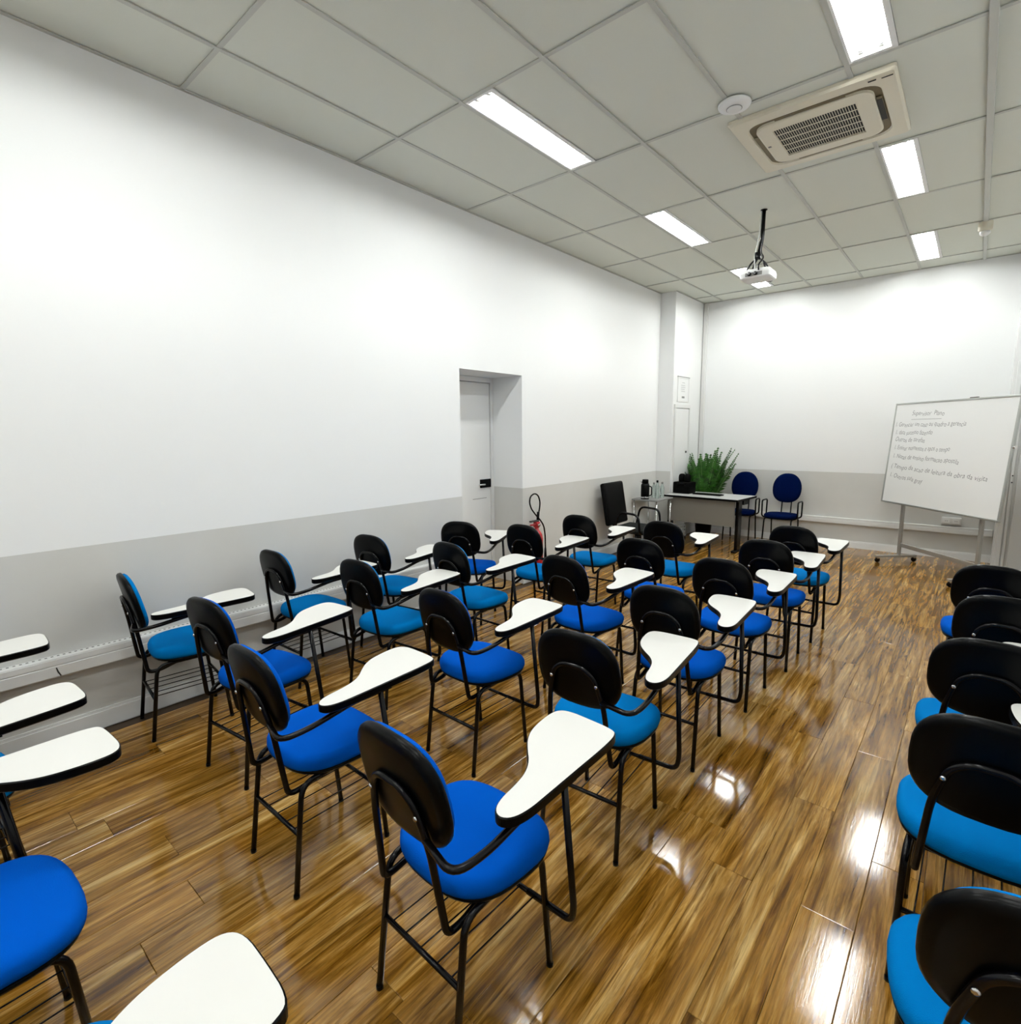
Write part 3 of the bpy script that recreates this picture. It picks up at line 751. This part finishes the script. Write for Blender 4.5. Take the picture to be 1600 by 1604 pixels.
# ------------------------------------------------------------------ rolling whiteboard
wa = math.atan2(-1.30, 1.13)      # board's width direction on the floor
WBC = Vector((-.285, 7.95, 0)); WLEN, WZ0, WZ1 = 1.72, .745, 2.01
wb = empty('whiteboard', WBC, wa); tag(wb, 'handwritten whiteboard on a wheeled grey steel stand, front right corner', 'whiteboard')
tilt = Matrix.Translation((0, 0, (WZ0+WZ1)/2)) @ Matrix.Rotation(math.radians(-4), 4, 'X') @ Matrix.Translation((0, 0, -(WZ0+WZ1)/2))
h = WLEN/2
MB().box(-h+.012, h-.012, -.008, .010, WZ0+.012, WZ1-.012).xf(tilt).obj('writing_surface', M['board'], wb)
for nm, a in (('frame_rail', (-h, h, -.014, .016, WZ1-.022, WZ1)), ('frame_rail', (-h, h, -.014, .016, WZ0, WZ0+.022)), ('frame_rail', (-h, -h+.022, -.014, .016, WZ0+.022, WZ1-.022)), ('frame_rail', (h-.022, h, -.014, .016, WZ0+.022, WZ1-.022))):
    MB().box(*a, 0, .004, 1).xf(tilt).obj(nm, M['alu'], wb)
MB().box(.25, .35, -.012, .012, WZ1, WZ1+.012, 0, .003, 1).xf(tilt).obj('catch', M['greyp'], wb)
PX = .575
for s in (-1, 1):
    MB().box(s*PX-.020, s*PX+.020, .022, .052, .08, 1.72, 0, .003, 1).obj('post', M['steel'], wb)
    MB().box(s*PX-.022, s*PX+.022, -.26, .26, .062, .092, 0, .004, 1).obj('foot', M['steel'], wb)
    for e in (-.235, .235):
        cst = MB().lathe([(.010, -.012), (.030, -.011), (.031, 0), (.030, .011), (.010, .012)], (s*PX, e, .031), 16, axis='x').obj('caster', M['shell'], wb)
        MB().box(s*PX-.016, s*PX+.016, e-.012, e+.012, .048, .064).obj('caster_fork', M['chrome'], cst)
    MB().tube([(s*PX-.06, .035, 1.375), (s*PX+.06, .035, 1.375)], .012).obj('pivot', M['chrome'], wb)
MB().box(-PX, PX, .028, .046, .20, .25, 0, .003, 1).obj('cross_rail', M['steel'], wb)
MB().tube([(h+.002, .0, 1.50), (h+.03, .0, 1.50)], .016).obj('knob', M['chrome'], wb)

def board_text(s, x0, z0, width, size, slope=0.0):
    cu = bpy.data.curves.new('handwriting', 'FONT'); cu.body = s; cu.size = size; cu.shear = .22; cu.space_character = 1.02; cu.offset = -.0006
    to = bpy.data.objects.new('tmp', cu); COL.objects.link(to)
    dg = bpy.context.evaluated_depsgraph_get(); me = bpy.data.meshes.new_from_object(to.evaluated_get(dg))
    bpy.data.objects.remove(to)
    xs_ = [v.co.x for v in me.vertices]; k = width/(max(xs_)-min(xs_)); xm = min(xs_)
    rr = random.Random(len(s))
    for v in me.vertices:
        lx = (v.co.x-xm)*k; wob = .006*math.sin(lx*23+rr.random()*.3)+.004*math.sin(lx*61)
        p = Vector((x0+lx, -.0085, z0+v.co.y+slope*lx+wob)); v.co = tilt @ p
    me.materials.clear(); me.materials.append(M['ink']); me.update()
    o_ = link('handwriting', me, wb); o_['kind'] = 'stuff'; return o_
TEXTS = [('Supervisor  Plano', 0), ('1. Gerenciar um caso ou quadro a gerencia', 0), ('1. data sucesso fazendo', 0), ('Outros de tarefas', 0),
         ('1. Ensinar momentos e apos o tempo', 0), ('1. Notas de ensino formacao apostila', 0), ('( Tempo da acao de leitura da obra da visita', 0), ('1. Outros sala gray', 0)]
# start and end of each handwritten line on the board (across, up), metres
BOARD_LINES = [(-0.556, 1.861, -0.06, 1.855), (-0.807, 1.728, 0.262, 1.728), (-0.785, 1.63, -0.188, 1.631), (-0.771, 1.541, -0.285, 1.541), (-0.765, 1.44, 0.103, 1.44), (-0.764, 1.334, 0.251, 1.312), (-0.77, 1.207, 0.645, 1.149), (-0.767, 1.092, -0.216, 1.051)]
for (s, _), (x0, z0, x1, z1) in zip(TEXTS, BOARD_LINES):
    board_text(s, x0, z0-.012, x1-x0, .078, (z1-z0)/(x1-x0))
x0, z0, x1, z1 = BOARD_LINES[0]
MB().box(x0-.0, x1-.03, -.0095, -.0082, z0-.062, z0-.058).xf(tilt).obj('underline', M['ink'], wb)

# ------------------------------------------------------------------ ceiling devices
ac = empty('air_conditioner', (-.985, 4.405, ZC)); tag(ac, 'beige ceiling cassette air conditioner with square intake grille', 'air conditioner')
AW, AL = .465, .44
def rr_out(w, l, r, n=6):
    out = []
    for cx, cy, a0 in ((w-r, l-r, 0), (-w+r, l-r, PI/2), (-w+r, -l+r, PI), (w-r, -l+r, 1.5*PI)):
        for k in range(n+1):
            a = a0+PI/2*k/n; out.append((cx+r*math.cos(a), cy+r*math.sin(a)))
    return out
def rr_ring(w, l, r, z): return [(x, y, z) for x, y in rr_out(w, l, r)]
MB().loft([rr_ring(AW, AL, .02, -.001), rr_ring(AW, AL, .02, -.020), rr_ring(AW-.012, AL-.012, .02, -.032), rr_ring(AW-.085, AL-.085, .10, -.036),
           rr_ring(AW-.095, AL-.095, .10, -.018), rr_ring(AW-.13, AL-.13, .08, -.018)], smooth=False, cap1=False).obj('panel', M['beige'], ac)
MB().loft([rr_ring(AW-.086, AL-.086, .10, -.024), rr_ring(AW-.14, AL-.14, .08, -.024)], smooth=False, cap0=False, cap1=False).obj('air_slot', M['brown'], ac)
MB().loft([rr_ring(AW-.13, AL-.13, .085, -.019), rr_ring(AW-.13, AL-.13, .085, -.040), rr_ring(AW-.142, AL-.142, .08, -.044), rr_ring(.24, .215, .006, -.044), rr_ring(.24, .215, .006, -.028)], smooth=False).obj('center_panel', M['beige'], ac)
for s in (-1, 1):
    MB().box(-.20, .20, s*(AL-.112)-.015, s*(AL-.112)+.015, -.034, -.030, 0, .0015, 1).obj('louver', M['brown'], ac)
    MB().box(s*(AW-.112)-.015, s*(AW-.112)+.015, -.18, .18, -.034, -.030, 0, .0015, 1).obj('louver', M['brown'], ac)
MB().box(AW-.128, AW-.098, -.15, .13, -.0365, -.034).obj('open_louver', M['darkg'], ac)
g = MB()
for k in range(34):
    x = -.237+k*.01436; g.box(x-.0016, x+.0016, -.213, .213, -.0405, -.0385)
for k in range(6):
    y = -.213+k*.0852; g.box(-.238, .238, y-.0026, y+.0026, -.0425, -.0385)
o = g.obj('intake_grille', M['beige'], ac); o['kind'] = 'stuff'
MB().box(-.239, .239, -.214, .214, -.031, -.0285).obj('filter', M['darkg'], ac)
MB().box(AW-.14, AW-.10, -AL+.045, -AL+.052, -.0385, -.034).obj('indicator', M['darkg'], ac)
MB().box(AW-.075, AW-.02, -AL+.055, -AL+.061, -.0365, -.033).obj('label_slot', M['darkg'], ac)
MB().box(-AW+.145, -AW+.165, -.02, .0, -.0458, -.0435).obj('badge', M['greyp'], ac)

sd = empty('smoke_detector', (-1.335, 3.765, ZC-.007)); tag(sd, 'round white smoke detector beside the air conditioner', 'smoke detector')
MB().lathe([(.096, 0), (.098, -.008), (.092, -.018), (.070, -.024), (.045, -.028)], n=36).obj('base', M['white'], sd)
MB().lathe([(.045, -.026), (.043, -.034), (.030, -.040), (.005, -.041)], n=28).obj('sensor_head', M['whitem'], sd)
MB().lathe([(.0455, -.028), (.047, -.029), (.047, -.031), (.0455, -.032)], n=28).obj('slot_ring', M['greyp'], sd)

cd = empty('ceiling_conduit', (-.113, 0, ZC-.007)); tag(cd, 'white cable channel along the ceiling towards the front wall on the right', 'cable duct')
MB().box(-.020, .020, YB+.05, 7.36, -.016, -.0005, 0, .003, 1).obj('channel', M['bar'], cd)
MB().box(-.016, .016, 7.53, YF-.03, -.012, -.0005, 0, .003, 1).obj('channel', M['bar'], cd)
ps = empty('motion_sensor', (-.113, 7.445, ZC-.007)); tag(ps, 'small beige round motion sensor on the ceiling near the front wall', 'sensor')
MB().lathe([(.055, -.0005), (.058, -.01), (.056, -.075), (.045, -.09)], n=24).obj('body', M['beige'], ps)
MB().lathe([(.044, -.088), (.042, -.112), (.025, -.128), (.004, -.132)], n=24).obj('lens', M['whitem'], ps)

# projector on its ceiling pole
pj = empty('projector', (-1.69, 5.66, ZC)); tag(pj, 'white ceiling projector hanging from a black pole with loose cables', 'projector')
MB().lathe([(.03, -.0005), (.03, -.006), (.02, -.010)], n=20).obj('ceiling_plate', M['black'], pj)
MB().tube([(0, 0, -.01), (-.004, 0, -.25), (-.03, 0, -.40)], .016, n=12).obj('pole', M['black'], pj)
MB().tube([(-.018, -.012, -.012), (-.024, -.014, -.2), (-.058, -.014, -.42), (-.04, -.06, -.53)], .005, .05, n=8).obj('white_cable', M['whitem'], pj)
MB().tube([(.016, -.014, -.012), (.014, -.016, -.25), (-.005, -.02, -.38), (.04, -.05, -.44), (.0, -.09, -.50), (.02, -.135, -.56)], .007, .05, n=8).obj('black_cable', M['black'], pj)
MB().box(-.055, -.005, -.03, .03, -.43, -.37, 0, .006, 2).obj('joint', M['black'], pj)
for sx, sy in ((-.11, -.07), (.06, -.07), (-.11, .08), (.06, .08)):
    MB().tube([(-.03, 0, -.42), (sx*.6-.01, sy*.5, -.46), (sx, sy, -.535)], .008, .03, n=8).obj('spider_arm', M['black'], pj)
bd = MB().loft([[(x-.02, y, z) for x, y in rr_out(w_, l_, .035)] for w_, l_, z in ((.125, .115, -.620), (.135, .125, -.612), (.138, .128, -.575), (.130, .12, -.548), (.122, .11, -.540))], smooth=False).obj('body', M['white'], pj)
for q in range(6): MB().box(-.1590, -.1575, -.06+q*.02, -.048+q*.02, -.605, -.56).obj('vent_slot', M['greyp'], bd)
MB().lathe([(.040, 0), (.042, .012), (.034, .02), (.030, .006)], (.05, .128, -.580), 24, axis='y').obj('lens', M['darkg'], pj)
MB().box(-.10, .05, -.1295, -.128, -.605, -.572).obj('connector_panel', M['greyp'], pj)
for q in (-.06, -.005):
    MB().lathe([(.017, 0), (.017, -.022), (.010, -.03)], (q, -.1295, -.588), 12, axis='y').obj('plug', M['black'], pj)
